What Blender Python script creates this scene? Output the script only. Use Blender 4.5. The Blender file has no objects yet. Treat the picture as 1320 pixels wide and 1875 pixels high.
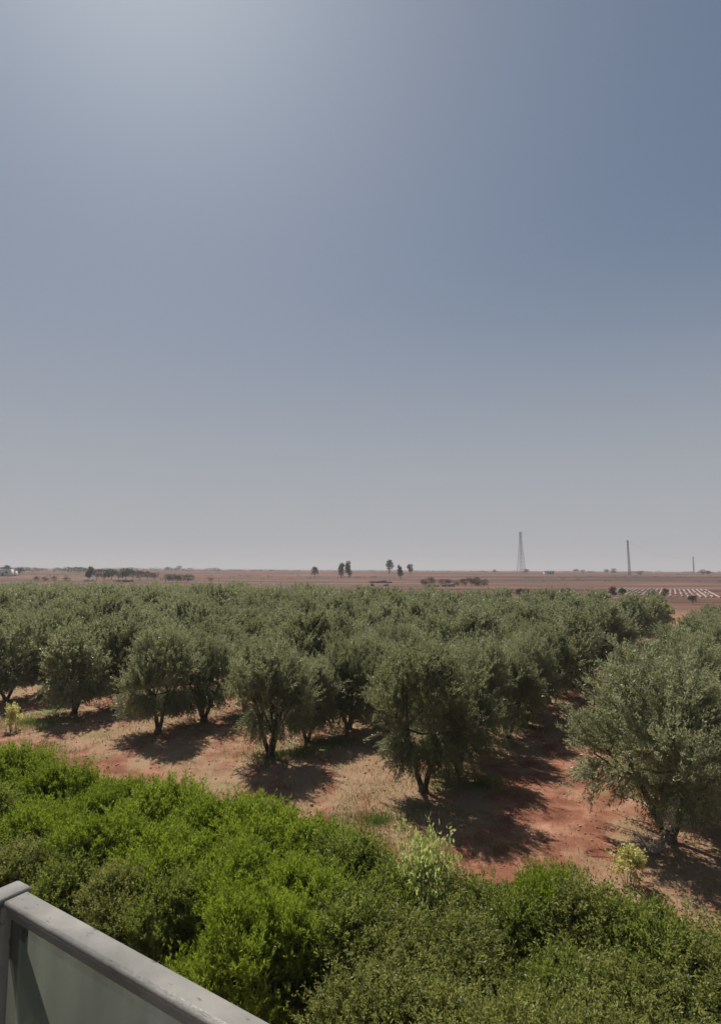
import bpy, math, random
import numpy as np
from mathutils import Matrix, Vector
R = math.radians

# ------------------------------------------------------------------ camera, sky, sun, exposure
scene = bpy.context.scene
C = scene.collection
H = 7.0                                    # eye height above the orchard soil
FPX, CW, CH = 1080.0, 1320.0, 1875.0       # focal length in pixels of the photograph
PITCH, ROLL = 5.63, 0.27
camd = bpy.data.cameras.new('camera')
cam = bpy.data.objects.new('camera', camd); C.objects.link(cam)
camd.sensor_fit = 'VERTICAL'; camd.sensor_height = 24.0
camd.lens = 24.0 * FPX / CH
camd.clip_start = 0.05; camd.clip_end = 30000
CAMM = Matrix.Rotation(R(90 + PITCH), 4, 'X') @ Matrix.Rotation(R(ROLL), 4, 'Z')
CAMM.translation = (0, 0, H)
cam.matrix_world = CAMM
scene.camera = cam

SUN_EL, SUN_AZ = 51.0, -24.0               # azimuth: degrees to the right of straight ahead (+Y)
world = bpy.data.worlds.new('World'); scene.world = world; world.use_nodes = True
nt = world.node_tree; nt.nodes.clear()
sky = nt.nodes.new('ShaderNodeTexSky'); sky.sky_type = 'NISHITA'; sky.sun_disc = False
sky.sun_elevation = R(SUN_EL); sky.sun_rotation = R(SUN_AZ)
sky.altitude = 400; sky.air_density = 0.9; sky.dust_density = 2.4; sky.ozone_density = 1.2
def vm(op, a, b=None):
    n = nt.nodes.new('ShaderNodeVectorMath'); n.operation = op
    for k, q in ((0, a), (1, b)):
        if q is None: continue
        if isinstance(q, tuple): n.inputs[k].default_value = q
        else: nt.links.new(q, n.inputs[k])
    return n.outputs[0]
SKY_K = 0.075
raw = vm('MULTIPLY', sky.outputs[0], (SKY_K*1.35, SKY_K*1.62, SKY_K*1.72))
soft = vm('DIVIDE', raw, vm('ADD', vm('MULTIPLY', raw, (2.6, 2.2, 1.65)), (1.0, 1.0, 1.0)))   # soft shoulder, as a camera gives the glare
tcw = nt.nodes.new('ShaderNodeTexCoord'); sxyz = nt.nodes.new('ShaderNodeSeparateXYZ'); nt.links.new(tcw.outputs['Generated'], sxyz.inputs[0])
mrw = nt.nodes.new('ShaderNodeMapRange'); mrw.interpolation_type = 'SMOOTHERSTEP'
mrw.inputs[1].default_value = 0.58; mrw.inputs[2].default_value = -0.06; mrw.inputs[3].default_value = 0.0; mrw.inputs[4].default_value = 0.85
nt.links.new(sxyz.outputs['Z'], mrw.inputs[0])
hmix = nt.nodes.new('ShaderNodeMix'); hmix.data_type = 'RGBA'; hmix.inputs[7].default_value = (.405, .415, .435, 1)
nt.links.new(mrw.outputs[0], hmix.inputs[0]); nt.links.new(soft, hmix.inputs[6])
sdv = (math.sin(R(SUN_AZ)) * math.cos(R(SUN_EL)), math.cos(R(SUN_AZ)) * math.cos(R(SUN_EL)), math.sin(R(SUN_EL)))
dt = nt.nodes.new('ShaderNodeVectorMath'); dt.operation = 'DOT_PRODUCT'; dt.inputs[1].default_value = sdv
nt.links.new(tcw.outputs['Generated'], dt.inputs[0])
pw = nt.nodes.new('ShaderNodeMath'); pw.operation = 'POWER'; pw.use_clamp = True; pw.inputs[1].default_value = 45.0; nt.links.new(dt.outputs['Value'], pw.inputs[0])
glow = nt.nodes.new('ShaderNodeMix'); glow.data_type = 'RGBA'; glow.blend_type = 'ADD'; glow.inputs[7].default_value = (.13, .12, .08, 1)
nt.links.new(pw.outputs[0], glow.inputs[0]); nt.links.new(hmix.outputs[2], glow.inputs[6])
bg = nt.nodes.new('ShaderNodeBackground'); bg.inputs['Strength'].default_value = 0.71
wo = nt.nodes.new('ShaderNodeOutputWorld')
nt.links.new(glow.outputs[2], bg.inputs['Color']); nt.links.new(bg.outputs[0], wo.inputs['Surface'])

sund = bpy.data.lights.new('sun', 'SUN'); sun = bpy.data.objects.new('sun', sund); C.objects.link(sun)
sund.energy = 4.6; sund.angle = R(0.6); sund.color = (1.0, 0.95, 0.87)
sdir = Vector((math.sin(R(SUN_AZ)) * math.cos(R(SUN_EL)), math.cos(R(SUN_AZ)) * math.cos(R(SUN_EL)), math.sin(R(SUN_EL))))
sun.rotation_euler = sdir.to_track_quat('Z', 'Y').to_euler()
sun.location = (0, 0, 60)

scene.view_settings.view_transform = 'Standard'; scene.view_settings.look = 'None'
scene.view_settings.exposure = 0.50; scene.view_settings.gamma = 1.0
cy = scene.cycles
cy.max_bounces = 10; cy.diffuse_bounces = 6; cy.glossy_bounces = 2; cy.transmission_bounces = 5
cy.transparent_max_bounces = 8; cy.volume_bounces = 1
cy.use_denoising = True

# ------------------------------------------------------------------ helpers
def at(px, py, z=0.0):
    """point of height z that the photograph shows at pixel px, py"""
    v = CAMM.to_3x3() @ Vector(((px - CW/2) / FPX, -(py - CH/2) / FPX, -1.0))
    k = (z - H) / v.z
    return Vector((v.x * k, v.y * k, z))

def at_dist(px, dist):
    """ground position under pixel column px at forward distance dist"""
    return Vector(((px - CW/2) / FPX * dist, dist))

RD = Vector((0.538, 0.843)).normalized()     # along the orchard rows
UD = Vector((RD.y, -RD.x))                   # across the rows, to the right
def st(s, t): return UD * s + RD * t

def sstep(a, b, x):
    k = np.clip((x - a) / (b - a), 0, 1); return k * k * (3 - 2 * k)

_g = np.random.default_rng(5).random((64, 64))
def vnoise(x, y):
    x = np.asarray(x, float); y = np.asarray(y, float)
    xi = np.floor(x).astype(int); yi = np.floor(y).astype(int)
    fx = x - xi; fy = y - yi; fx = fx*fx*(3-2*fx); fy = fy*fy*(3-2*fy)
    a = _g[xi % 64, yi % 64]; b = _g[(xi+1) % 64, yi % 64]; c = _g[xi % 64, (yi+1) % 64]; d = _g[(xi+1) % 64, (yi+1) % 64]
    return (a*(1-fx)+b*fx)*(1-fy) + (c*(1-fx)+d*fx)*fy

def ground_z(x, y):
    x = np.asarray(x, float); y = np.asarray(y, float)
    r = np.hypot(x, y)
    z = 4.8 * sstep(230, 720, r) + 0.6 * sstep(700, 2200, r)
    z = z + sstep(1500, 5000, r) * (0 + 7 * vnoise(x/900 + 7, y/2500 + 3) * sstep(0, 5000, 3500 - x))
    near = 1 - sstep(60, 130, r)
    z = z + near * (0.10 * (vnoise(x/2.3, y/2.3) - .5) + 0.05 * (vnoise(x/0.6+9, y/0.6) - .5) + 0.03*(vnoise(x/.27, y/.27+4)-.5))
    return z

def tag(o, label=None, cat=None, group=None, kind=None):
    if label: o['label'] = label
    if cat: o['category'] = cat
    if group: o['group'] = group
    if kind: o['kind'] = kind
    return o

def link(name, me, parent=None, mats=()):
    o = bpy.data.objects.new(name, me); C.objects.link(o)
    if parent: o.parent = parent
    return o

def mesh(name, verts, faces, mat, smooth=False):
    """verts (n,3) array; faces: list of (m,k) arrays"""
    me = bpy.data.meshes.new(name)
    verts = np.asarray(verts, np.float32)
    if isinstance(faces, np.ndarray): faces = [faces]
    faces = [np.asarray(f, np.int32) for f in faces if len(f)]
    me.vertices.add(len(verts)); me.vertices.foreach_set('co', verts.ravel())
    nl = sum(f.size for f in faces); npoly = sum(len(f) for f in faces)
    me.loops.add(nl); me.loops.foreach_set('vertex_index', np.concatenate([f.ravel() for f in faces]))
    me.polygons.add(npoly)
    tot = np.concatenate([np.full(len(f), f.shape[1], np.int32) for f in faces])
    st_ = np.concatenate([[0], np.cumsum(tot)[:-1]]).astype(np.int32)
    me.polygons.foreach_set('loop_start', st_)
    me.update(calc_edges=True); me.validate()
    if smooth: me.polygons.foreach_set('use_smooth', np.ones(len(me.polygons), bool))
    me.materials.append(mat)
    return me

class MB:
    """collects shapes into one mesh"""
    def __init__(s): s.v = []; s.f4 = []; s.f3 = []; s.n = 0
    def add(s, v, f):
        v = np.asarray(v, float); f = np.asarray(f, int)
        s.v.append(v); (s.f4 if f.shape[1] == 4 else s.f3).append(f + s.n); s.n += len(v)
    def box(s, c, size, rot=0.0, bevel=0.0):
        hx, hy, hz = [k / 2 for k in size]
        if bevel > 0:
            b = bevel
            prof = [(-hx+b, -hy), (hx-b, -hy), (hx, -hy+b), (hx, hy-b), (hx-b, hy), (-hx+b, hy), (-hx, hy-b), (-hx, -hy+b)]
            rings = []
            for zz, ins in ((-hz, b*.7), (-hz+b, 0), (hz-b, 0), (hz, b*.7)):
                for (x, y) in prof:
                    rings.append((x*(1-ins/hx), y*(1-ins/hy), zz))
            v = np.array(rings); f = []
            for k in range(3):
                for i in range(8):
                    j = (i+1) % 8; f.append((k*8+i, k*8+j, (k+1)*8+j, (k+1)*8+i))
            f += [(24, 25, 26, 27), (24, 27, 28, 31), (28, 29, 30, 31), (3, 2, 1, 0), (7, 4, 3, 0), (7, 6, 5, 4)]
        else:
            v = np.array([(x, y, z) for z in (-hz, hz) for (x, y) in ((-hx, -hy), (hx, -hy), (hx, hy), (-hx, hy))])
            f = [(3, 2, 1, 0), (4, 5, 6, 7), (0, 1, 5, 4), (1, 2, 6, 5), (2, 3, 7, 6), (3, 0, 4, 7)]
        ca, sa = math.cos(rot), math.sin(rot)
        v = np.stack([v[:, 0]*ca - v[:, 1]*sa, v[:, 0]*sa + v[:, 1]*ca, v[:, 2]], 1) + np.array(c)
        s.add(v, f)
    def tube(s, pts, rad, n=7, cap=True):
        pts = [Vector(p) for p in pts]; V = []; F = []
        for i, p in enumerate(pts):
            d = (pts[min(i+1, len(pts)-1)] - pts[max(i-1, 0)]).normalized()
            a = d.cross(Vector((0.31, 0.95, 0.05))).normalized(); b = d.cross(a)
            for k in range(n):
                th = 2*math.pi*k/n; q = p + (a*math.cos(th) + b*math.sin(th)) * rad[i]; V.append(q[:])
        for i in range(len(pts)-1):
            for k in range(n):
                j = (k+1) % n; F.append((i*n+k, i*n+j, (i+1)*n+j, (i+1)*n+k))
        s.add(V, F)
        if cap:
            m = len(pts)-1
            V2 = [V[m*n+k] for k in range(n)] + [tuple(pts[m])]
            s.add(V2, [(k, (k+1) % n, n) for k in range(n)])
    def me(s, name, mat, smooth=False):
        fs = []
        if s.f4: fs.append(np.concatenate(s.f4))
        if s.f3: fs.append(np.concatenate(s.f3))
        return mesh(name, np.concatenate(s.v), fs, mat, smooth)

def leaves(P, D, L, W, rng, spread=0.5):
    """a rhombic leaf at each point P pointing along D"""
    n = len(P)
    D = D + rng.normal(0, spread, (n, 3)); D /= np.linalg.norm(D, axis=1)[:, None]
    q = rng.normal(0, 1, (n, 3)); S = np.cross(D, q); S /= np.linalg.norm(S, axis=1)[:, None] + 1e-9
    l = (L * rng.uniform(.7, 1.25, n))[:, None]; w = (W * rng.uniform(.7, 1.25, n))[:, None] * .5
    V = np.stack([P, P + D*l*.45 + S*w, P + D*l, P + D*l*.45 - S*w], 1).reshape(-1, 3)
    F = np.arange(n*4).reshape(n, 4)
    return V, F

def unit_dirs(n, rng):
    v = rng.normal(0, 1, (n, 3)); return v / np.linalg.norm(v, axis=1)[:, None]

# ------------------------------------------------------------------ materials
def new_mat(name):
    m = bpy.data.materials.new(name); m.use_nodes = True; t = m.node_tree; t.nodes.clear()
    out = t.nodes.new('ShaderNodeOutputMaterial')
    return m, t, out

def leaf_mat(name, c1, c2, c3, trans=(0.2, 0.25, 0.05), tr=0.35, rough=0.5, spec=0.4, scale=0.9):
    m, t, out = new_mat(name); N = t.nodes.new; L = t.links.new
    geo = N('ShaderNodeNewGeometry'); oi = N('ShaderNodeObjectInfo'); tc = N('ShaderNodeTexCoord')
    ramp = N('ShaderNodeValToRGB'); ramp.color_ramp.elements[0].color = (*c1, 1); ramp.color_ramp.elements[1].color = (*c3, 1)
    e = ramp.color_ramp.elements.new(0.55); e.color = (*c2, 1)
    no = N('ShaderNodeTexNoise'); no.inputs['Scale'].default_value = scale; L(tc.outputs['Object'], no.inputs['Vector'])
    a = N('ShaderNodeMath'); a.operation = 'MULTIPLY_ADD'; a.inputs[1].default_value = 0.5
    L(geo.outputs['Random Per Island'], a.inputs[0])
    b = N('ShaderNodeMath'); b.operation = 'MULTIPLY_ADD'; b.inputs[1].default_value = 1.3; b.inputs[2].default_value = -0.57
    L(no.outputs['Fac'], b.inputs[0]); 
    c = N('ShaderNodeMath'); c.operation = 'MULTIPLY_ADD'; c.inputs[1].default_value = 0.42; L(oi.outputs['Random'], c.inputs[0]); L(b.outputs[0], c.inputs[2])
    L(c.outputs[0], a.inputs[2]); L(a.outputs[0], ramp.inputs[0])
    p = N('ShaderNodeBsdfPrincipled'); p.inputs['Roughness'].default_value = rough; p.inputs['Specular IOR Level'].default_value = spec
    L(ramp.outputs[0], p.inputs['Base Color'])
    tl = N('ShaderNodeBsdfTranslucent')
    mx = N('ShaderNodeMix'); mx.data_type = 'RGBA'; mx.blend_type = 'MIX'; mx.inputs[0].default_value = 0.55
    L(ramp.outputs[0], mx.inputs[6]); mx.inputs[7].default_value = (*trans, 1); L(mx.outputs[2], tl.inputs['Color'])
    ms = N('ShaderNodeMixShader'); ms.inputs[0].default_value = tr; L(p.outputs[0], ms.inputs[1]); L(tl.outputs[0], ms.inputs[2])
    L(ms.outputs[0], out.inputs['Surface'])
    return m

def noise_mat(name, stops, scale=3.0, rough=0.8, metallic=0.0, bump=0.0, spec=0.3, coords='Object', stretch=(1, 1, 1), bscale=20):
    m, t, out = new_mat(name); N = t.nodes.new; L = t.links.new
    tc = N('ShaderNodeTexCoord'); mp = N('ShaderNodeMapping'); mp.inputs['Scale'].default_value = stretch
    L(tc.outputs[coords], mp.inputs['Vector'])
    no = N('ShaderNodeTexNoise'); no.inputs['Scale'].default_value = scale; no.inputs['Detail'].default_value = 6; L(mp.outputs[0], no.inputs['Vector'])
    ramp = N('ShaderNodeValToRGB')
    ramp.color_ramp.elements[0].position, ramp.color_ramp.elements[0].color = stops[0][0], (*stops[0][1], 1)
    ramp.color_ramp.elements[1].position, ramp.color_ramp.elements[1].color = stops[-1][0], (*stops[-1][1], 1)
    for pos, col in stops[1:-1]:
        e = ramp.color_ramp.elements.new(pos); e.color = (*col, 1)
    L(no.outputs['Fac'], ramp.inputs[0])
    p = N('ShaderNodeBsdfPrincipled'); p.inputs['Roughness'].default_value = rough; p.inputs['Metallic'].default_value = metallic
    p.inputs['Specular IOR Level'].default_value = spec
    L(ramp.outputs[0], p.inputs['Base Color'])
    if bump:
        n2 = N('ShaderNodeTexNoise'); n2.inputs['Scale'].default_value = bscale; n2.inputs['Detail'].default_value = 5; L(mp.outputs[0], n2.inputs['Vector'])
        bp = N('ShaderNodeBump'); bp.inputs['Strength'].default_value = bump; bp.inputs['Distance'].default_value = 0.02
        L(n2.outputs['Fac'], bp.inputs['Height']); L(bp.outputs[0], p.inputs['Normal'])
    L(p.outputs[0], out.inputs['Surface'])
    return m

M_OLIVE = leaf_mat('olive_leaf', (.108, .118, .055), (.210, .225, .122), (.37, .38, .25), (.32, .33, .14), 0.48, 0.42, 0.5, 1.1)
M_BRIGHT = leaf_mat('bright_leaf', (.085, .105, .018), (.165, .225, .022), (.30, .34, .05), (.27, .36, .02), 0.5, 0.5, 0.3, 1.2)
M_DULL = leaf_mat('dull_leaf', (.080, .090, .024), (.175, .190, .050), (.34, .335, .11), (.30, .32, .06), 0.5, 0.5, 0.35, 1.6)
M_MIDG = leaf_mat('yellow_green_leaf', (.070, .088, .020), (.155, .185, .040), (.30, .31, .09), (.28, .34, .04), 0.5, 0.5, 0.3, 2.2)
M_YELLOW = leaf_mat('yellow_leaf', (.34, .32, .10), (.55, .52, .20), (.72, .68, .36), (.62, .58, .20), 0.5, 0.5, 0.3, 2.0)
M_PALE = leaf_mat('pale_leaf', (.20, .25, .07), (.36, .40, .13), (.55, .55, .26), (.50, .55, .15), 0.5, 0.5, 0.3, 2.0)
M_FAR = leaf_mat('far_leaf', (.030, .040, .022), (.050, .060, .034), (.080, .088, .05), (.06, .08, .03), 0.25, 0.7, 0.2, 0.4)
M_RUST = leaf_mat('rust_leaf', (.06, .035, .022), (.10, .055, .035), (.13, .075, .045), (.12, .06, .03), 0.2, 0.7, 0.2, 0.4)
M_DRY = leaf_mat('dry_blade', (.20, .145, .075), (.33, .26, .14), (.46, .38, .22), (.40, .32, .16), 0.3, 0.7, 0.2, 0.5)
M_WEED = leaf_mat('weed_blade', (.06, .10, .02), (.12, .17, .04), (.22, .25, .08), (.20, .27, .05), 0.35, 0.6, 0.3, 0.5)
M_BARK = noise_mat('olive_bark', [(.3, (.045, .034, .026)), (.55, (.10, .080, .062)), (.75, (.19, .16, .13))], 9, .9, bump=.6, stretch=(1, 1, .3), bscale=25)
M_TWIG = noise_mat('grey_twig', [(.3, (.20, .17, .15)), (.7, (.42, .38, .35))], 9, .9)
M_RAIL = noise_mat('painted_rail', [(.25, (.12, .113, .10)), (.5, (.17, .16, .145)), (.75, (.24, .225, .20))], 9, .45, spec=.35, bump=.12, bscale=60)
def rail_dirt(m):
    t = m.node_tree; N = t.nodes.new; L = t.links.new; p = next(n for n in t.nodes if n.type == 'BSDF_PRINCIPLED')
    src = p.inputs['Base Color'].links[0].from_socket
    tc = N('ShaderNodeTexCoord'); mp = N('ShaderNodeMapping'); mp.vector_type = 'POINT'
    mp.inputs['Rotation'].default_value = (0, 0, R(32.5)); mp.inputs['Scale'].default_value = (1, 1, 1); L(tc.outputs['Object'], mp.inputs['Vector'])
    mp2 = N('ShaderNodeMapping'); mp2.inputs['Scale'].default_value = (28, 95, 40); L(mp.outputs[0], mp2.inputs['Vector'])
    n = N('ShaderNodeTexNoise'); n.inputs['Scale'].default_value = 1.0; n.inputs['Detail'].default_value = 3; L(mp2.outputs[0], n.inputs['Vector'])
    r = N('ShaderNodeMapRange'); r.interpolation_type = 'SMOOTHSTEP'; r.inputs[1].default_value = .63; r.inputs[2].default_value = .70; r.inputs[4].default_value = .8; L(n.outputs['Fac'], r.inputs[0])
    x = N('ShaderNodeMix'); x.data_type = 'RGBA'; L(r.outputs[0], x.inputs[0]); L(src, x.inputs[6]); x.inputs[7].default_value = (.06, .05, .045, 1)
    L(x.outputs[2], p.inputs['Base Color'])
rail_dirt(M_RAIL)
M_STEEL = noise_mat('galvanised_steel', [(.3, (.10, .10, .10)), (.7, (.17, .165, .16))], 2, .6, metallic=.3)
M_WHITE = noise_mat('white_plastic_sheet', [(.3, (.17, .12, .10)), (.7, (.29, .225, .185))], .8, .5)
M_RENDER = noise_mat('lime_render', [(.3, (.60, .56, .52)), (.7, (.78, .75, .71))], 1.2, .85)
M_MUD = noise_mat('mud_wall', [(.3, (.16, .075, .055)), (.7, (.25, .125, .09))], 1.2, .9)
M_DARKWIN = noise_mat('dark_window', [(.3, (.02, .02, .022)), (.7, (.05, .05, .055))], 1, .3)

def soil_material():
    m, t, out = new_mat('red_soil'); N = t.nodes.new; L = t.links.new
    tc = N('ShaderNodeTexCoord')
    def noise(scale, detail=6, stretch=None, rough=.55):
        n = N('ShaderNodeTexNoise'); n.inputs['Scale'].default_value = scale; n.inputs['Detail'].default_value = detail
        n.inputs['Roughness'].default_value = rough
        if stretch:
            mp = N('ShaderNodeMapping'); mp.inputs['Scale'].default_value = stretch[0]; mp.inputs['Rotation'].default_value = (0, 0, stretch[1])
            L(tc.outputs['Object'], mp.inputs['Vector']); L(mp.outputs[0], n.inputs['Vector'])
        else: L(tc.outputs['Object'], n.inputs['Vector'])
        return n.outputs['Fac']
    def ramp(src, stops):
        r = N('ShaderNodeValToRGB'); e = r.color_ramp.elements
        e[0].position, e[0].color = stops[0][0], (*stops[0][1], 1); e[1].position, e[1].color = stops[-1][0], (*stops[-1][1], 1)
        for p_, c_ in stops[1:-1]: k = e.new(p_); k.color = (*c_, 1)
        L(src, r.inputs[0]); return r.outputs[0]
    def mapr(src, a, b, c=0., d=1.):
        r = N('ShaderNodeMapRange'); r.interpolation_type = 'SMOOTHSTEP'; r.inputs[1].default_value = a; r.inputs[2].default_value = b
        r.inputs[3].default_value = c; r.inputs[4].default_value = d; L(src, r.inputs[0]); return r.outputs[0]
    def mix(f, a, b):
        x = N('ShaderNodeMix'); x.data_type = 'RGBA'
        if isinstance(f, float): x.inputs[0].default_value = f
        else: L(f, x.inputs[0])
        for k, s in ((6, a), (7, b)):
            if isinstance(s, tuple): x.inputs[k].default_value = (*s, 1)
            else: L(s, x.inputs[k])
        return x.outputs[2]
    def math_(op, a, b):
        x = N('ShaderNodeMath'); x.operation = op
        for k, s in ((0, a), (1, b)):
            if isinstance(s, float): x.inputs[k].default_value = s
            else: L(s, x.inputs[k])
        return x.outputs[0]
    base = ramp(noise(1.1, 8), [(.3, (.14, .048, .030)), (.5, (.235, .098, .060)), (.7, (.38, .205, .135))])
    tracks = noise(.5, 5, ((1.4, .25, 1), R(-32.5)))
    straw = mix(noise(6, 8), (.215, .135, .080), (.33, .235, .14))
    sep = N('ShaderNodeMapping'); sep.inputs['Rotation'].default_value = (0, 0, math.atan2(-UD.y, UD.x)); L(tc.outputs['Object'], sep.inputs['Vector'])
    sx = N('ShaderNodeSeparateXYZ'); L(sep.outputs[0], sx.inputs[0])       # x: across the rows, y: along them
    def band(v, c, hw, soft):
        return mapr(math_('ABSOLUTE', math_('SUBTRACT', v, c), 0.), hw + soft, hw, 0., 1.)
    wob = math_('MULTIPLY', math_('SUBTRACT', noise(.45, 5), .5), 2.4)
    lane = band(math_('ADD', sx.outputs[0], wob), -4.9, 1.0, 1.4)
    track = band(math_('ADD', sx.outputs[1], wob), 12.6, .7, 1.3)
    bare = math_('MAXIMUM', lane, math_('MULTIPLY', track, .8))
    cover = math_('ADD', math_('MULTIPLY', tracks, .6), math_('MULTIPLY', noise(1.7, 9, None, .7), .4))
    cover = math_('SUBTRACT', cover, math_('MULTIPLY', bare, .11))
    near = mix(mapr(cover, .40, .54, 0., .85), base, straw)
    weeds = mix(noise(5, 6), (.10, .13, .035), (.22, .22, .09))
    near = mix(mapr(noise(.28, 7), .58, .66, 0, .75), near, weeds)
    # far fields, drawn out across the line of sight
    far = ramp(noise(.011, 3, ((.25, 1.6, 1), R(-8))), [(.40, (.05, .033, .027)), (.46, (.16, .060, .043)), (.50, (.055, .043, .033)), (.55, (.20, .095, .065)), (.62, (.05, .043, .028))])
    far = mix(mapr(noise(.05, 6, ((.3, 1.5, 1), 0)), .5, .75, 0, .4), far, (.15, .09, .065))
    geo = N('ShaderNodeNewGeometry'); ln = N('ShaderNodeVectorMath'); ln.operation = 'LENGTH'; L(geo.outputs['Position'], ln.inputs[0])
    col = mix(mapr(ln.outputs['Value'], 80., 160.), near, far)
    p = N('ShaderNodeBsdfPrincipled'); p.inputs['Roughness'].default_value = .95; p.inputs['Specular IOR Level'].default_value = .1
    L(col, p.inputs['Base Color'])
    bp = N('ShaderNodeBump'); bp.inputs['Strength'].default_value = .8; bp.inputs['Distance'].default_value = .06
    L(noise(7, 9, None, .7), bp.inputs['Height']); L(bp.outputs[0], p.inputs['Normal'])
    L(p.outputs[0], out.inputs['Surface'])
    return m
M_SOIL = soil_material()

# ------------------------------------------------------------------ ground
def axis(lo, hi, step, far):
    a = list(np.arange(lo, hi, step)); g = step; x = a[-1]
    while x < far: g *= 1.12; x += g; a.append(x)
    g = step; x = a[0]; b = []
    while x > -far: g *= 1.12; x -= g; b.append(x)
    return np.array(b[::-1] + a)
gx, gy = axis(-26, 16, .16, 9000), axis(4, 34, .16, 9000)
X, Y = np.meshgrid(gx, gy, indexing='ij'); Z = ground_z(X, Y)
nx, ny = X.shape; idx = np.arange(nx*ny).reshape(nx, ny)
F = np.stack([idx[:-1, :-1], idx[1:, :-1], idx[1:, 1:], idx[:-1, 1:]], -1).reshape(-1, 4)
tag(link('ground', mesh('ground', np.stack([X, Y, Z], -1).reshape(-1, 3), F, M_SOIL, True)), kind='structure')

# ------------------------------------------------------------------ olive trees
def olive_meshes(seed, nsh, nleaf, L, W, name='olive'):
    rng = np.random.default_rng(seed); rnd = random.Random(seed)
    cz = 2.42; rx = 1.12 + .2*rng.random(); rz = 1.75 + .25*rng.random()
    # lobes of the crown
    lobes = []
    for k in range(40):
        z = rng.uniform(1.12, 3.65); f = (z - 1.12) / 2.53
        prof = (.98 + .25*math.sin(min(f*1.35, 1)*math.pi*.6)) * (1 - .42*max(0, f - .62)/.38)
        a = rng.uniform(0, 6.28); rr = prof * rx * rng.uniform(.35, 1.0)
        lobes.append((np.array([math.cos(a)*rr, math.sin(a)*rr, z]), rng.uniform(.34, .60), rng.uniform(.6, 1.3)))
    for k in range(4): lobes.append((np.array([rng.normal(0, .3), rng.normal(0, .3), rng.uniform(1.6, 3.2)]), .7, .7))
    wts = np.array([r**2 * w for _, r, w in lobes]); wts /= wts.sum()
    who = rng.choice(len(lobes), nsh, p=wts)
    d = unit_dirs(nsh, rng); rad = rng.random(nsh) ** .5
    cs = np.array([lobes[i][0] for i in who]); rs = np.array([lobes[i][1] for i in who])
    P0 = cs + d * (rad*rs)[:, None] * np.array([1, 1, 1.15])
    out = P0 - np.array([0, 0, cz - .4]); out /= np.linalg.norm(out, axis=1)[:, None] + 1e-6
    D = out*.55 + d*.35 + np.array([0, 0, 1.25]); 
    low = P0[:, 2] < 1.75; D[low, 2] -= 1.5; D[low, :2] *= .7                     # low shoots droop
    D += rng.normal(0, .2, (nsh, 3)); D /= np.linalg.norm(D, axis=1)[:, None]
    ln = rng.uniform(.30, .80, nsh) * (1 + .35*(rng.random(nsh) < .12))
    u = rng.random((nsh, nleaf))
    bend = rng.normal(0, .18, (nsh, 3)); bend[:, 2] -= .12
    P = P0[:, None] + D[:, None] * (u*ln[:, None])[..., None] + bend[:, None]*(u**2)[..., None] + rng.normal(0, .028, (nsh, nleaf, 3))
    DD = np.repeat(D[:, None], nleaf, 1)
    P = P.reshape(-1, 3); DD = DD.reshape(-1, 3)
    k = P[:, 2] > .50 + .25*rng.random(len(P)); P = P[k]; DD = DD[k]
    V, F = leaves(P, DD, L, W, rng, .45)
    crown = mesh(name + '_crown', V, F, M_OLIVE)
    # trunk: two or three stems from one foot, then limbs
    mb = MB(); ns = rnd.choice([2, 3, 3])
    mb.tube([(0, 0, -.25), (0, 0, .02), (0, 0, .22)], [.22, .17, .13], 9)
    for i in range(ns):
        a = 2*math.pi*i/ns + rnd.uniform(-.4, .4); lean = rnd.uniform(.22, .42)
        p = Vector((.04*math.cos(a), .04*math.sin(a), .05)); pts = [p.copy()]; rad_ = [.095]
        for q in range(4):
            p = p + Vector((math.cos(a)*lean*.5 + rnd.uniform(-.05, .05), math.sin(a)*lean*.5 + rnd.uniform(-.05, .05), .42)); pts.append(p.copy()); rad_.append(.085 - .012*q)
        mb.tube(pts, rad_, 7)
        for q in range(6):
            st_ = pts[rnd.choice([2, 3, 4, 4])]; c = Vector(lobes[rnd.randrange(len(lobes))][0])
            m1 = st_.lerp(c, .5) + Vector((rnd.uniform(-.15, .15), rnd.uniform(-.15, .15), -.1))
            mb.tube([st_, m1, c, c + Vector((0, 0, .4))], [.045, .032, .018, .006], 5)
    trunk = mb.me(name + '_trunk', M_BARK, True)
    return crown, trunk

NEAR = [olive_meshes(100+k, 1500, 70, .080, .024, 'olive_near') for k in range(5)]
MID = [olive_meshes(200+k, 760, 44, .14, .042, 'olive_mid') for k in range(4)]
FARV = [olive_meshes(300+k, 360, 20, .24, .08, 'olive_far') for k in range(3)]

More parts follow.
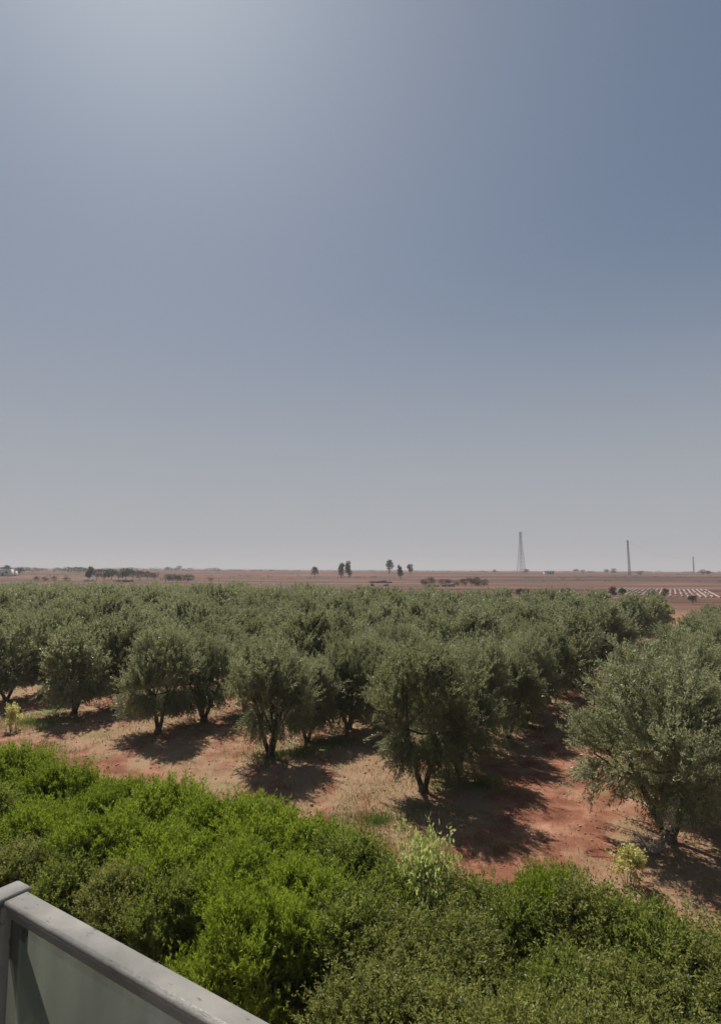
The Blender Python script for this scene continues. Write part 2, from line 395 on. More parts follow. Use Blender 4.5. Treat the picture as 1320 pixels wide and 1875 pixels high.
ORD = ['first', 'second', 'third', 'fourth', 'fifth', 'sixth', 'seventh', 'eighth', 'ninth', 'tenth', 'eleventh', 'twelfth', 'thirteenth',
       'fourteenth', 'fifteenth', 'sixteenth', 'seventeenth', 'eighteenth', 'nineteenth', 'twentieth', 'twenty-first', 'twenty-second', 'twenty-third',
       'twenty-fourth', 'twenty-fifth', 'twenty-sixth', 'twenty-seventh', 'twenty-eighth', 'twenty-ninth', 'thirtieth']
front_px = {1: (1224, 1540), 0: (775, 1450), -1: (495, 1388), -2: (290, 1342), -3: (137, 1308), -4: (12, 1284)}
SP, ROW = 2.55, 6.2
rnd = random.Random(11)
trees = []
f0 = at(*front_px[0])
for j in range(1, -21, -1):
    if j in front_px: b = at(*front_px[j]); b = Vector((b.x, b.y))
    else:
        b4 = at(*front_px[-4]); b = Vector((b4.x, b4.y)) + UD * ROW * (j + 4)
    tmax = 64 if j == 1 else 84
    i = 0
    while True:
        p = b + RD * SP * i
        if i > 0: p += Vector((rnd.uniform(-.22, .22), rnd.uniform(-.22, .22)))
        t_ = p.dot(RD)
        if t_ > tmax + rnd.uniform(-3, 3) or p.y > 112: break
        px = CW/2 + FPX * p.x / p.y
        if px > -190 and px < 1560 and rnd.random() > (.02 if i > 2 else 0):
            trees.append((p, j, i, math.hypot(p.x, p.y)))
        i += 1
trees.sort(key=lambda q: q[3])
print('olive trees', len(trees))
FRONT_LABEL = {
    (1, 0): 'big olive tree right of the dirt lane, cut by the right edge',
    (0, 0): 'big olive tree left of the dirt lane with forked pale trunk',
    (-1, 0): 'broad olive tree with green weeds at its foot, left of the forked one',
    (-2, 0): 'rounded front olive tree between the broad one and the leaning one',
    (-3, 0): 'olive tree with short leaning trunk behind the left grassy patch',
    (-4, 0): 'olive tree at the left edge behind the small yellow sapling'}
def row_name(j):
    return 'row right of the dirt lane' if j == 1 else ORD[-j] + ' row left of the dirt lane'
NI = 300
seen = {}
for (p, j, i, dist) in sorted(trees, key=lambda q: (q[1], q[2])):
    px = CW/2 + FPX * p.x / p.y
    inside = -25 < px < 1345
    n_ = seen.get((j, inside), 0); seen[(j, inside)] = n_ + 1; seen[('n', j, i)] = (n_, inside)
kinds = []
for n, (p, j, i, dist) in enumerate(trees[:NI]):
    lib = NEAR if dist < 32 else (MID if dist < 62 else FARV)
    crown, trunk = lib[(n*7 + i*3) % len(lib)]
    e = bpy.data.objects.new('olive_tree', None); C.objects.link(e)
    e.empty_display_size = .3
    z = float(ground_z(p.x, p.y)); e.location = (p.x, p.y, z)
    rx_ = rnd.uniform(0, 6.28); s = rnd.uniform(.86, 1.10); sz = s*rnd.uniform(.86, 1.10)
    if i == 0 and j == 1: s, sz, rx_ = 1.20, 1.10, rx_ + 5.2
    if i == 0 and j == 0: s, sz = 1.02, 1.10
    if i == 0 and j < 0: s, sz = .97, 1.03
    if i > 0 and j >= 0: s *= (.88 if j == 0 else .92); sz *= .97
    if i > 0 and j < 0: s *= .93

    e.rotation_euler = (0, 0, rx_); e.scale = (s, s, sz)
    n_, inside = seen[('n', j, i)]
    lab = FRONT_LABEL.get((j, i)) or ('olive tree %s in the %s' % (ORD[min(n_, 29)] + (' from the front' if inside else ' beyond the frame edge'), row_name(j)))
    tag(e, lab, 'tree', 'olive trees planted in rows')
    a = bpy.data.objects.new('trunk', trunk); b_ = bpy.data.objects.new('crown', crown)
    for o in (a, b_): C.objects.link(o); o.parent = e
# the far end of the orchard, past the first 300
def far_mass():
    rng = np.random.default_rng(9); VV = []; FF = []; n0 = 0
    for (p, j, i, dist) in trees[NI:]:
        me = FARV[rng.integers(3)][0]
        co = np.empty(len(me.vertices)*3, np.float32); me.vertices.foreach_get('co', co); co = co.reshape(-1, 4, 3)
        co = co[rng.random(len(co)) < .6].reshape(-1, 3)
        a = rng.uniform(0, 6.28); s = rng.uniform(.9, 1.1); ca, sa = math.cos(a)*s, math.sin(a)*s
        co = np.stack([co[:, 0]*ca - co[:, 1]*sa + p.x, co[:, 0]*sa + co[:, 1]*ca + p.y, co[:, 2]*s*rng.uniform(.92, 1.07) + float(ground_z(p.x, p.y))], 1)
        VV.append(co); FF.append(np.arange(n0, n0+len(co)).reshape(-1, 4)); n0 += len(co)
    if VV:
        o = link('distant_olive_trees', mesh('distant_olive_trees', np.concatenate(VV), np.concatenate(FF), M_OLIVE))
        tag(o, 'far mass of olive crowns at the back of the orchard', 'trees', kind='stuff')
far_mass()

# ------------------------------------------------------------------ shrubs of the near hedge
def bush_meshes(seed, mat, R0, Hh, nsh, nleaf, L, W, name, up=.9, spread=.6):
    rng = np.random.default_rng(seed)
    lob = []
    nt_ = 44 if R0 > 1 else 12
    for k in range(nt_):
        a = rng.uniform(0, 6.28); u_ = rng.random()**.6; sh = rng.uniform(.72, 1.0)
        lob.append((np.array([math.cos(a)*R0*.82*u_*sh, math.sin(a)*R0*.82*u_*sh, Hh*.84*math.sqrt(max(.05, 1 - u_*u_*.92))*sh]), R0*rng.uniform(.13, .26)))
    who = rng.integers(0, len(lob), nsh)
    cs = np.array([lob[i][0] for i in who]); rs = np.array([lob[i][1] for i in who])
    d = unit_dirs(nsh, rng); d[:, 2] = np.abs(d[:, 2])*.9 + d[:, 2]*.1
    P0 = cs + d * (rs * rng.random(nsh)**.4)[:, None]
    D = d*.8 + np.array([0, 0, up]) + rng.normal(0, .25, (nsh, 3)); D /= np.linalg.norm(D, axis=1)[:, None]
    ln = rng.uniform(.14, .42, nsh); u = rng.random((nsh, nleaf))
    bend = rng.normal(0, .08, (nsh, 3))
    P = P0[:, None] + D[:, None]*(u*ln[:, None])[..., None] + bend[:, None]*(u**2)[..., None] + rng.normal(0, .018, (nsh, nleaf, 3))
    V, F = leaves(P.reshape(-1, 3), np.repeat(D[:, None], nleaf, 1).reshape(-1, 3), L, W, rng, spread)
    V[:, 2] = np.maximum(V[:, 2], .03)
    fol = mesh(name + '_foliage', V, F, mat)
    mb = MB(); rn = random.Random(seed)
    for c, r in lob[:18]:
        a = math.atan2(c[1], c[0]); q = Vector((math.cos(a)*.12, math.sin(a)*.12, -.1))
        cc = Vector(c); mb.tube([q, q.lerp(cc, .5) + Vector((rn.uniform(-.1, .1), rn.uniform(-.1, .1), .15)), cc, cc + Vector((rn.uniform(-.1, .1), rn.uniform(-.1, .1), .22))], [q_*min(1, R0/1.6) for q_ in (.035, .024, .013, .004)], 5)
    return fol, mb.me(name + '_stems', M_BARK, True)

def place_shrub(name, lib, p, s, sz, label, cat, group, rz, z=None, parts=('foliage', 'stems')):
    e = bpy.data.objects.new(name, None); C.objects.link(e); e.empty_display_size = .2
    e.location = (p[0], p[1], float(ground_z(p[0], p[1])) if z is None else z); e.rotation_euler = (0, 0, rz); e.scale = (s, s, sz)
    tag(e, label, cat, group)
    for nme, me in zip(parts, lib):
        o = bpy.data.objects.new(nme, me); C.objects.link(o); o.parent = e
    return e

BR = [bush_meshes(400+k, M_BRIGHT, 1.75, 2.15, 2300, 36, .085, .020, 'bright', 1.1, .6) for k in range(3)]
DU = [bush_meshes(450+k, M_DULL, 1.65, 2.15, 2100, 34, .060, .023, 'dull', .6, .8) for k in range(4)]
MG = [bush_meshes(480+k, M_MIDG, 1.7, 2.15, 2200, 34, .070, .023, 'midgreen', .8, .7) for k in range(3)]
rnd = random.Random(4)
def put(px, py, z): return at(px, py, z).xy
crest = [(-170, 1358), (-70, 1372), (25, 1396), (115, 1424), (205, 1446), (300, 1464), (395, 1482), (485, 1500), (575, 1528)]
for k, (px, py) in enumerate(crest):                 # back row of the hedge, bright and feathery
    place_shrub('green_shrub', BR[k % 3], put(px, py, 1.75), rnd.uniform(.85, .95), rnd.uniform(.90, 1.0), 'bright green feathery shrub, %s back from the right end of the hedge crest' % ORD[len(crest)-1-k], 'shrub', 'bright green shrubs of the hedge', rnd.uniform(0, 6.28))
second = [(-60, 1455), (60, 1490), (190, 1520), (320, 1548), (440, 1580), (560, 1612), (470, 1668)]   # the last one stands lower
for k, (px, py) in enumerate(second):
    place_shrub('green_shrub', (MG if k == 0 else BR)[(k+1) % 3], put(px, py, 1.75), rnd.uniform(.75, .9), rnd.uniform(.88, .98), ('green shrub, %s back from the right end just below the hedge crest' % ORD[5-k]) if k < 6 else 'lowest bright green shrub, nearest to the end of the balcony railing', 'shrub', 'bright green shrubs below the crest', rnd.uniform(0, 6.28))
place_shrub('green_shrub', BR[1], put(995, 1628, 1.8), .72, .98, 'small bright green shrub alone by the red soil right of the pale bush', 'shrub', 'bright green shrubs of the hedge', 1.0)
front = [(-60, 1545), (40, 1566), (130, 1588), (225, 1612), (325, 1645)]
for k, (px, py) in enumerate(front):                 # front row, dull small leaves
    place_shrub('olive_shrub', DU[k % 4] if k % 2 else MG[k % 3], put(px, py, 1.5), rnd.uniform(.68, .8), rnd.uniform(.75, .85),
                'dull olive shrub, %s from the right in the shaded hedge front by the railing' % ORD[len(front)-1-k], 'shrub', 'dull shrubs along the hedge front', rnd.uniform(0, 6.28))
right = [[(650, 1560), (720, 1606), (860, 1640), (940, 1668), (1075, 1672), (1165, 1708), (1260, 1738), (1360, 1762)],
         [(630, 1670), (745, 1700), (850, 1728), (1045, 1770), (1120, 1800), (1205, 1812), (1330, 1836)],
         [(700, 1800), (820, 1862), (935, 1915), (1075, 1905), (1200, 1925), (1340, 1945)]]
for q, rw in enumerate(right):
    for k, (px, py) in enumerate(rw):
        place_shrub('olive_shrub', (MG[(k+q) % 3] if (q, k) in ((0, 0), (0, 1), (0, 3), (0, 5), (1, 0), (1, 3)) else DU[(k+q) % 4]), put(px, py, 1.75), rnd.uniform(.88, 1.0), rnd.uniform(.88, .99),
                    'dull olive shrub, %s from the left in the %s row of the lower right clump' % (ORD[k], ('back', 'middle', 'front')[q]), 'shrub', 'dull shrubs of the lower right clump', rnd.uniform(0, 6.28))

PB = bush_meshes(500, M_PALE, .62, 1.15, 300, 14, .060, .028, 'pale', .9, .8)
place_shrub('pale_shrub', PB, at(792, 1585, 1.9).xy, 1.22, 2.1, 'pale yellow green shrub rising from the middle of the hedge', 'shrub', None, .4)
SAP = bush_meshes(510, M_YELLOW, .36, .95, 110, 16, .075, .045, 'sapling', .8, .9)
DEAD = bush_meshes(520, M_RUST, .9, 1.5, 260, 10, .05, .02, 'dead', .5, .9)
place_shrub('withered_shrub', DEAD, put(945, 1765, 1.4), .62, .95, 'withered brown shrub in the dark hollow of the lower right clump', 'shrub', None, .7)
place_shrub('yellow_shrub', SAP, at(1155, 1618).xy, 1.0, .92, 'small yellow leaved shrub on bare soil before the right olive tree', 'shrub', None, 2.0)
place_shrub('sapling', SAP, at(24, 1340).xy, .9, 1.15, 'spindly pale sapling on the grass at the left edge', 'sapling', None, 0.3)

# dry twigs under the right olive
mb = MB(); rn = random.Random(8)
for k in range(60):
    a = rn.uniform(0, 6.28); q = Vector((0, 0, 0.02)); d = Vector((math.cos(a), math.sin(a), rn.uniform(.3, 1.3))).normalized()
    l = rn.uniform(.3, .85); mid = q + d*l*.5; end = q + d*l + Vector((rn.uniform(-.1, .1), rn.uniform(-.1, .1), -.12))
    mb.tube([q, mid, end], [.008, .006, .002], 4)
    for m_ in range(3):
        e_ = mid.lerp(end, rn.random()); mb.tube([e_, e_ + Vector((rn.uniform(-.18, .18), rn.uniform(-.18, .18), rn.uniform(0, .16)))], [.004, .0015], 3)
o = link('dry_bush', mb.me('dry_bush', M_TWIG)); p = at(1190, 1560); o.location = (p.x, p.y, float(ground_z(p.x, p.y)))
tag(o, 'leafless pale grey dry bush at the foot of the right olive tree', 'bush')

# ------------------------------------------------------------------ dry grass, weeds, clods
def blades(n, region, Lb, Wb, mat, name, label, seed, thr, ns=.9, droop=.5):
    rng = np.random.default_rng(seed)
    s_ = rng.uniform(region[0], region[1], n*4); t_ = rng.uniform(region[2], region[3], n*4)
    x = UD.x*s_ + RD.x*t_; y = UD.y*s_ + RD.y*t_
    f = .6*vnoise(x*ns+3+seed, y*ns+8) + .4*vnoise(x*ns*3.3, y*ns*3.3+seed)
    k = f > thr + rng.normal(0, .05, len(x)); x, y = x[k][:n], y[k][:n]
    P = np.stack([x, y, ground_z(x, y) - .01], 1)
    D = np.zeros_like(P); D[:, 2] = 1
    V, F = leaves(P, D, Lb, Wb, rng, droop)
    tag(link(name, mesh(name, V, F, mat)), label, 'grass', kind='stuff')
blades(50000, (-32, 6, 8.5, 36), .13, .014, M_DRY, 'dry_grass', 'short straw coloured dry grass on the red soil', 21, .50)
blades(26000, (-32, 6, 8.5, 30), .15, .016, M_WEED, 'green_weeds', 'thin green weeds between the hedge and the olive trees', 33, .64, .35)
blades(9000, (-11.5, -5.5, 9.2, 12.5), .22, .018, M_WEED, 'green_weeds', 'taller green weeds just behind the hedge crest', 34, .42, .5)

for q, (px, py, rr_, n_) in enumerate(((510, 1385, 1.3, 1500), (690, 1500, 1.3, 1500), (55, 1325, 2.2, 2200), (620, 1360, 1.0, 900), (960, 1330, 1.2, 800), (880, 1440, .9, 700))):
    g_ = np.random.default_rng(800+q); c_ = at(px, py); a_ = g_.uniform(0, 6.28, n_); d_ = rr_*np.abs(g_.normal(0, .6, n_))
    x, y = c_.x + np.cos(a_)*d_*1.3, c_.y + np.sin(a_)*d_; P = np.stack([x, y, ground_z(x, y) - .01], 1); D = np.zeros_like(P); D[:, 2] = 1
    V, F = leaves(P, D, .20, .018, g_, .55); tag(link('green_weeds', mesh('green_weeds', V, F, M_WEED)), ('green weeds at the foot of the broad olive', 'green weeds between the hedge and the forked olive', 'green weeds around the pale sapling at left', 'green weeds in the shade behind the broad olive', 'sunlit weeds along the left side of the lane', 'sunlit weeds under the first row')[q], 'weeds', kind='stuff')

rng = np.random.default_rng(77); mb = MB()
ico = np.array([(0, 0, 1), (.9, 0, .1), (.2, .85, .15), (-.75, .5, 0), (-.7, -.55, .1), (.3, -.9, 0), (0, 0, -.6)])
icf = [(0, 1, 2), (0, 2, 3), (0, 3, 4), (0, 4, 5), (0, 5, 1), (6, 2, 1), (6, 3, 2), (6, 4, 3), (6, 5, 4), (6, 1, 5)]
for k in range(2600):
    p = st(rng.uniform(-30, 6), rng.uniform(9, 30)); sc_ = rng.uniform(.012, .05) * (1.6 if rng.random() < .05 else 1)
    a = rng.uniform(0, 6.28); v = ico * sc_ * rng.uniform(.7, 1.3, (7, 3)); v = np.stack([v[:, 0]*math.cos(a)-v[:, 1]*math.sin(a), v[:, 0]*math.sin(a)+v[:, 1]*math.cos(a), v[:, 2]], 1)
    mb.add(v + np.array([p.x, p.y, float(ground_z(p.x, p.y)) + sc_*.2]), icf)
M_CLOD = noise_mat('soil_clod', [(.3, (.22, .10, .07)), (.7, (.48, .30, .22))], 4, .95)
tag(link('soil_clods', mb.me('soil_clods', M_CLOD)), 'loose clods and small stones on the red soil', 'stones', kind='stuff')

# ------------------------------------------------------------------ far plain
def far_tree(name, px, dist, h, w, mat, label, cat, group, seed, shape='round'):
    x, y = at_dist(px, dist); z = float(ground_z(x, y))
    rng = np.random.default_rng(seed); n = 520
    e = bpy.data.objects.new(name, None); C.objects.link(e); e.location = (x, y, z); tag(e, label, cat, group)
    if shape == 'tall': cz, rz = h*.55, h*.46
    elif shape == 'low': cz, rz = h*.5, h*.5
    else: cz, rz = h*.6, h*.4
    lobes = []
    for k in range(10):
        d = unit_dirs(1, rng)[0]; lobes.append(np.array([d[0]*w*.28, d[1]*w*.28, cz + d[2]*rz*.62]))
    lobes = np.array(lobes); c = lobes[rng.integers(0, 10, n)]; d = unit_dirs(n, rng)
    P = c + d*np.array([w*.24, w*.24, rz*.4])*(rng.random(n)**.5)[:, None]
    V, F = leaves(P, d + np.array([0, 0, .8]), h*.13, h*.055, rng, .6)
    V[:, 2] = np.maximum(V[:, 2], .02)
    o = link('crown', mesh('far_crown', V, F, mat), e)
    mb = MB(); mb.tube([(0, 0, -.4), (w*.02, 0, h*.3), (0, 0, h*.7)], [h*.03, h*.022, h*.01], 6)
    for k in range(4): mb.tube([(0, 0, h*.3), tuple(lobes[k])], [h*.012, h*.004], 4)
    link('trunk', mb.me('far_trunk', M_BARK, True), e)
    return e

ntr = 0
belt = [(168, 8.2, 5), (181, 6.2, 9), (195, 6.0, 9), (208, 6.4, 9), (221, 6.0, 9), (234, 7.2, 9), (247, 6.2, 9), (260, 5.2, 9), (273, 4.8, 9), (287, 4.4, 8)]
for k, (px, h, w) in enumerate(belt):
    far_tree('dark_tree', px, 318 + (k*37 % 23), h, w, M_FAR, 'dark tree, %s from the left in the left belt beyond the orchard' % ORD[k], 'tree', 'dark tree belt on the left horizon', 600+k)
for k, px in enumerate((307, 320, 334, 347)):
    far_tree('dark_shrub', px, 300, 4.3, 7.5, M_FAR, 'low dark shrub, %s from the left in the clump right of the tree belt' % ORD[k], 'shrub', 'low dark shrubs right of the belt', 620+k, 'low')
far_tree('dark_tree', 15, 395, 7.0, 7, M_FAR, 'rounded dark tree behind the white farmhouse at the left edge', 'tree', None, 630)
far_tree('dark_tree', 40, 400, 5.6, 7, M_FAR, 'low dark tree just right of the white farmhouse', 'tree', None, 631)
for k, px in enumerate((74, 88, 104, 128)):
    far_tree('brown_shrub', px, 300, 2.6, 4.5, M_RUST, 'reddish brown shrub, %s from the left, before the left tree belt' % ORD[k], 'shrub', 'reddish shrubs near the left belt', 635+k, 'low')
far_tree('brown_shrub', 388, 330, 2.2, 5, M_RUST, 'lone low brown shrub right of the left tree clump', 'shrub', None, 641, 'low')
far_tree('hazy_tree', 577, 420, 7.5, 6, M_FAR, 'small hazy tree left of the tall pair near the middle', 'tree', None, 650)
far_tree('hazy_tree', 625, 430, 10.4, 4.8, M_FAR, 'left one of the tall hazy pair near the middle', 'tree', None, 651, 'tall')
far_tree('hazy_tree', 640, 425, 11.6, 5.2, M_FAR, 'right and taller one of the hazy pair near the middle', 'tree', None, 652, 'tall')
far_tree('hazy_tree', 713, 560, 13.0, 7, M_FAR, 'pale hazy tall tree left of the dark cypress', 'tree', None, 653, 'tall')
far_tree('cypress', 733, 400, 10.0, 4.2, M_FAR, 'dark narrow cypress on the plain near the middle', 'tree', None, 654, 'tall')
far_tree('hazy_tree', 751, 540, 9.5, 6, M_FAR, 'small hazy tree just right of the dark cypress', 'tree', None, 655)
for k, (px, h) in enumerate(((779, 3.2), (789, 3.4), (808, 2.6), (820, 3.0), (838, 2.4), (850, 3.0), (862, 3.8), (874, 3.6), (884, 3.0))):
    far_tree('rusty_shrub', px, 262 + (k*13 % 9), h*1.15, 5.2, M_RUST, 'reddish dark shrub, %s from the left in the row right of the cypress' % ORD[k], 'shrub', 'reddish shrubs beyond the orchard', 660+k, 'low')
for k, (px, d, h, w) in enumerate(((905, 150, 2.6, 3.2), (930, 156, 2.9, 3), (950, 148, 3.0, 3.4), (966, 150, 3.2, 3), (1000, 140, 2.7, 2.5), (1012, 145, 2.6, 3), (1032, 150, 3.3, 2.8),
                                   (1080, 128, 2.4, 3.2), (1092, 125, 2.5, 3.2), (1117, 150, 3.6, 2.6), (1136, 152, 3.2, 2.2), (1190, 140, 2.9, 2.4), (1212, 158, 3.0, 2), (1262, 128, 2.4, 2.2))):
    far_tree('young_tree', px, d, h*.85, w*.9, M_FAR if k % 3 else M_RUST, 'small lone tree, %s from the left, between the orchard end and the fields' % ORD[k], 'tree', 'small trees at the orchard end', 680+k)
# low growth far on the right skyline
for k, (px, d, h) in enumerate(sorted(((905, 690, 4), (962, 680, 5), (1052, 700, 5), (1065, 705, 4), (1108, 690, 5), (1120, 700, 6), (1283, 560, 5), (1295, 565, 5), (1170, 520, 4), (330, 1100, 9), (310, 1110, 7)))):
    far_tree('skyline_tree', px, d, h, h*1.7, M_FAR, 'tiny dark tree on the skyline, %s from the left of its kind' % ORD[k], 'tree', 'tiny trees on the skyline', 700+k, 'low')

rng = np.random.default_rng(41); VV = []; FF = []; n0 = 0
for (p0, p1, d0, d1, hh, cnt) in ((-40, 160, 520, 800, 5.0, 60), (360, 520, 760, 900, 3.5, 30), (150, 400, 850, 1100, 6.0, 60), (520, 960, 850, 1200, 3.5, 60), (960, 1360, 800, 1000, 3.6, 60), (60, 700, 380, 460, 1.6, 46), (900, 1340, 330, 520, 1.4, 40)):
    for k in range(cnt):
        px = rng.uniform(p0, p1); dist = rng.uniform(d0, d1); x, y = at_dist(px, dist); z = float(ground_z(x, y)); h = hh*rng.uniform(.35, .8)
        n = 60; d = unit_dirs(n, rng); P = d*np.array([h*1.6, h*.8, h*.45]) + np.array([x, y, z + h*.45])
        V, F = leaves(P, d, h*.35, h*.22, rng, .5); VV.append(V); FF.append(F + n0); n0 += len(V)
tag(link('distant_woods', mesh('distant_woods', np.concatenate(VV), np.concatenate(FF), M_FAR)), 'thin dark lines of far off scrub and woods along the skyline', 'woods', kind='stuff')

# farmhouse, walls, white sheets
def house(px, dist, w, d, h, rot, mat, label, win=True):
    x, y = at_dist(px, dist); z = float(ground_z(x, y))
    e = bpy.data.objects.new('farmhouse', None); C.objects.link(e); e.location = (x, y, z); e.rotation_euler = (0, 0, rot); tag(e, label, 'house')
    m = MB(); m.box((0, 0, h/2 - .3), (w, d, h + .6)); link('wall', m.me('wall', mat), e)
    m = MB(); m.box((0, 0, h + .1), (w + .5, d + .5, .2)); m.box((0, -d/2 - .1, h + .35), (w + .5, .25, .3)); link('roof', m.me('roof', mat), e)
    if win:
        for k in (-.3, .3):
            m = MB(); m.box((w*k, -d/2 - .02, h*.55), (1.2, .1, 1.2)); link('window', m.me('window', M_DARKWIN), e)
        m = MB(); m.box((0, -d/2 - .02, 1.1), (1.1, .1, 2.2)); link('door', m.me('door', M_DARKWIN), e)
house(14, 385, 8, 6, 4.4, .1, M_RENDER, 'small white farmhouse at the far left below the skyline')
house(28, 392, 4, 5, 3.2, .1, M_RENDER, 'low white outbuilding just right of the white farmhouse', False)
house(1003, 560, 8, 6, 2.8, .2, M_RENDER, 'tiny pale house right of the lattice tower')
def wall(px0, px1, dist, h, mat, name, label, cat):
    a = Vector(at_dist(px0, dist)); b = Vector(at_dist(px1, dist)); c = (a + b)/2; z = float(ground_z(c.x, c.y))
    m = MB(); ln = (b - a).length; n = max(2, int(ln/3))
    for k in range(n):
        f = (k + .5)/n; hh = h*(1 + .25*math.sin(k*2.3 + px0)); q = a.lerp(b, f)
        m.box((q.x - c.x, q.y - c.y + .05*(k % 2), hh/2 - .2), (ln/n*.98, .6 + .1*(k % 3), hh + .4))
    o = link(name, m.me(name, mat)); o.location = (c.x, c.y, z); tag(o, label, cat)
wall(158, 178, 305, 1.2, M_RENDER, 'low_wall', 'short pale wall at the foot of the left tree belt', 'wall')
wall(212, 248, 300, 1.0, M_MUD, 'low_wall', 'low reddish earth wall before the left tree belt', 'wall')
wall(676, 718, 310, 1.1, M_MUD, 'low_wall', 'low reddish earth wall left of the cypress', 'wall')
wall(781, 803, 255, .9, M_WHITE, 'plastic_cover', 'pale plastic crop cover before the reddish shrubs', 'crop cover')
wall(808, 832, 257, 1.3, M_WHITE, 'plastic_cover', 'taller pale plastic crop cover right of the other', 'crop cover')
wall(679, 685, 262, 1.0, M_WHITE, 'plastic_cover', 'tiny white crop cover at the orchard edge near the middle', 'crop cover')
wall(702, 712, 262, .9, M_WHITE, 'plastic_cover', 'small white crop cover below the pale hazy tree', 'crop cover')

# white mulched crop rows
az = math.atan((1225 - 660)/FPX); du = Vector((math.sin(az), math.cos(az))); dv = Vector((du.y, -du.x))
c0 = Vector(at_dist(1190, 168))
NS = 22
for k in range(NS):
    off = (k - NS/2 + 1) * 1.5
    pts = []
    for q in range(19):
        p = c0 + dv*off + du*(q*4.4 + (k % 3)*1.5); pts.append(p)
    V = []; F = []
    for q, p in enumerate(pts):
        z = float(ground_z(p.x, p.y)); wq = .34 + .08*math.sin(q*1.7 + k)
        V += [(p.x - dv.x*wq, p.y - dv.y*wq, z + .01), (p.x - dv.x*wq*.6, p.y - dv.y*wq*.6, z + .26), (p.x + dv.x*wq*.6, p.y + dv.y*wq*.6, z + .26), (p.x + dv.x*wq, p.y + dv.y*wq, z + .01)]
        if q:
            b = (q-1)*4
            if _g[(k*7) % 64, (q*5) % 64] > .2:
                for m_ in range(3): F.append((b+m_, b+m_+1, b+m_+5, b+m_+4))
    o = link('mulched_row', mesh('mulched_row', np.array(V), np.array(F), M_WHITE))
    tag(o, 'white plastic covered crop row, %s from the left in the striped field' % ORD[k], 'crop row', 'white crop rows in the striped field')

# pylons and poles
def lattice(name, px, dist, h, wb, wt, r, label, lean=0., legs=4, arms=()):
    x, y = at_dist(px, dist); z = float(ground_z(x, y))
    e = bpy.data.objects.new(name, None); C.objects.link(e); e.location = (x, y, z); tag(e, label, 'pylon'); e.rotation_euler = (0, R(lean), .35)
    n = 11
    def corner(k, f):
        w = (wb + (wt - wb)*min(f/.8, 1))/2; sx, sy = ((-1, -1), (1, -1), (1, 1), (-1, 1))[k]; return Vector((sx*w, sy*w, f*h))
    for k in range(4):
        m = MB(); m.tube([corner(k, 0) - Vector((0, 0, 1)), corner(k, .4), corner(k, .8), corner(k, 1)], [r, r*.9, r*.8, r*.7], 5); link('leg', m.me('leg', M_STEEL), e)
    m = MB()
    for q in range(n):
        a, b = q/n, (q+1)/n
        for k in range(4):
            k2 = (k+1) % 4
            m.tube([corner(k, a), corner(k2, b)], [r*.5]*2, 4, False); m.tube([corner(k2, a), corner(k, b)], [r*.5]*2, 4, False); m.tube([corner(k, b), corner(k2, b)], [r*.5]*2, 4, False)
    link('bracing', m.me('bracing', M_STEEL), e)
    for (f, L_) in arms:
        m = MB(); m.tube([(-L_, 0, f*h), (0, 0, f*h + wt*.3), (L_, 0, f*h)], [r*.4, r*.9, r*.4], 5, False); m.tube([(-L_, 0, f*h), (0, 0, f*h - wt*.6), (L_, 0, f*h)], [r*.4]*3, 4, False)
        link('crossarm', m.me('crossarm', M_STEEL), e)
    return Vector((x, y, z + h))
A = lattice('lattice_tower', 953, 640, 44.5, 6.6, 2.0, .16, 'tall four legged lattice tower on the right skyline', arms=((.97, 2.0), (.90, 1.8)))
B = lattice('lattice_pole', 1150, 520, 30.5, 1.5, .9, .18, 'slender slightly leaning lattice pole right of the tower', lean=-1.6, arms=((.97, 1.3),))
D_ = lattice('lattice_pole', 1267, 800, 22.5, 1.2, .8, .16, 'faint short pole furthest right on the skyline', arms=((.95, 1.6),))
def cable(a, b, label, sag=5):
    m = MB(); m.tube([a.lerp(b, q/14) - Vector((0, 0, sag*4*(q/14)*(1 - q/14))) for q in range(15)], [.035]*15, 4, False)
    tag(link('power_cable', m.me('power_cable', M_STEEL)), label, 'cable', 'cables strung between the poles')
top = lambda v: v - Vector((0, 0, 1.5))
cable(top(B), top(D_), 'faint cable between the leaning pole and the far right pole')
cable(top(D_), Vector((520, 640, 26)), 'faint cable leaving the far right pole towards the right edge')

# ------------------------------------------------------------------ balcony with railing
ZR = H - .70                                    # top of the hand rail
pc = at(30, 1619, ZR).xy                        # outer corner of the rail
ang = math.atan2(UD.y, UD.x)
def frame_pt(a, b, z): q = pc + UD*a - RD*b; return (q.x, q.y, z)   # a: along the front rail, b: back towards the house
rail = bpy.data.objects.new('balcony_railing', None); C.objects.link(rail); q = frame_pt(0, 0, 5.25); rail.location = q
tag(rail, 'grey white metal balcony railing with dusty glass at the lower left', 'railing')
inv = Vector(q)
def rb(name, boxes, mat, bevel=.004):
    m = MB()
    for (a0, a1, b0, b1, z0, z1) in boxes:
        c = Vector(frame_pt((a0+a1)/2, (b0+b1)/2, (z0+z1)/2)) - inv
        m.box(c, (a1-a0, b1-b0, z1-z0), ang, bevel)
    return link(name, m.me(name, mat), rail)
RWd = .052
rb('hand_rail', [(-.0, 3.0, 0, RWd, ZR-.011, ZR)], M_RAIL)
rb('hand_rail', [(-.004, .050, -.008, 1.9, ZR-.009, ZR+.006)], M_RAIL)
rb('lower_lip', [(.0525, 3.0, .010, .044, ZR-.035, ZR-.0115)], M_RAIL)
rb('lower_lip', [(.008, .044, .0525, 1.9, ZR-.035, ZR-.0095)], M_RAIL)
rb('post', [(.006, .050, .008, .052, 5.25, ZR-.0115)], M_RAIL)
rb('post', [(1.56, 1.60, .008, .052, 5.25, ZR-.0355)], M_RAIL)
rb('bottom_rail', [(.0505, 1.559, .012, .048, 5.32, 5.36)], M_RAIL)
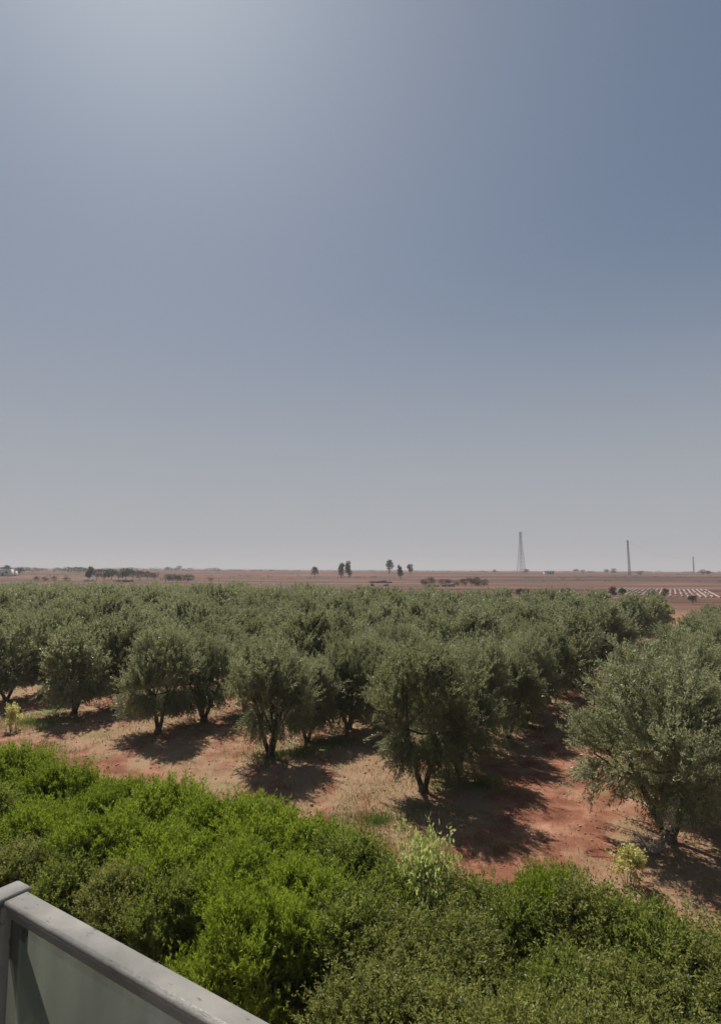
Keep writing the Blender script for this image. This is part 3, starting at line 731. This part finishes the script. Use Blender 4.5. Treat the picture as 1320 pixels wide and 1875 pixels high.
# dusty glass
m_, t, out = new_mat('dusty_glass'); N = t.nodes.new; L = t.links.new
tc = N('ShaderNodeTexCoord'); mp = N('ShaderNodeMapping'); mp.inputs['Scale'].default_value = (6, 6, .7); L(tc.outputs['Object'], mp.inputs['Vector'])
no = N('ShaderNodeTexNoise'); no.inputs['Scale'].default_value = 2.2; no.inputs['Detail'].default_value = 5; L(mp.outputs[0], no.inputs['Vector'])
mr = N('ShaderNodeMapRange'); mr.inputs[1].default_value = .3; mr.inputs[2].default_value = .7; mr.inputs[3].default_value = .45; mr.inputs[4].default_value = .72; L(no.outputs['Fac'], mr.inputs[0])
tr = N('ShaderNodeBsdfTransparent'); tr.inputs[0].default_value = (.72, .80, .76, 1)
df = N('ShaderNodeBsdfDiffuse'); df.inputs[0].default_value = (.19, .20, .165, 1)
tl = N('ShaderNodeBsdfTranslucent'); tl.inputs[0].default_value = (.13, .15, .13, 1)
gl = N('ShaderNodeBsdfGlossy'); gl.inputs['Roughness'].default_value = .12
m1 = N('ShaderNodeMixShader'); m1.inputs[0].default_value = .3; L(df.outputs[0], m1.inputs[1]); L(tl.outputs[0], m1.inputs[2])
m2 = N('ShaderNodeMixShader'); L(mr.outputs[0], m2.inputs[0]); L(tr.outputs[0], m2.inputs[1]); L(m1.outputs[0], m2.inputs[2])
m3 = N('ShaderNodeMixShader'); m3.inputs[0].default_value = .05; L(m2.outputs[0], m3.inputs[1]); L(gl.outputs[0], m3.inputs[2])
L(m3.outputs[0], out.inputs['Surface']); M_GLASS = m_
rb('glass_panel', [(.052, 1.558, .026, .034, 5.362, ZR-.0365)], M_GLASS, 0)
rb('glass_panel', [(.025, .033, .0535, 1.85, 5.362, ZR-.0365)], M_GLASS, 0)

# the balcony floor and the house under it
M_TILE = noise_mat('terrace_tile', [(.3, (.22, .19, .17)), (.7, (.34, .30, .27))], 4, .7)
hs_ = bpy.data.objects.new('house', None); C.objects.link(hs_); q0 = Vector(frame_pt(5, 3, 0)); hs_.location = q0; tag(hs_, 'plain rendered house carrying the balcony with the glass railing', 'house')
def hb(name, a0, a1, b0, b1, z0, z1, mat):
    m = MB(); m.box(Vector(frame_pt((a0+a1)/2, (b0+b1)/2, (z0+z1)/2)) - q0, (a1-a0, b1-b0, z1-z0), ang); link(name, m.me(name, mat), hs_)
hb('balcony_floor', -.05, 9, -.05, 2.0, 5.05, 5.25, M_TILE)
hb('wall', -.0, 9, .45, 8, -.1, 5.048, M_RENDER)

# ------------------------------------------------------------------ haze
hz, t, out = new_mat('haze_air')
vp = t.nodes.new('ShaderNodeVolumePrincipled'); vp.inputs['Color'].default_value = (.665, .68, .71, 1); vp.inputs['Density'].default_value = .00033
vp.inputs['Anisotropy'].default_value = .05
t.links.new(vp.outputs[0], out.inputs['Volume'])
m = MB(); m.box((0, 0, 40), (24000, 24000, 100)); o = link('haze', m.me('haze', hz)); tag(o, 'thin pale haze over the plain', 'haze', kind='stuff')
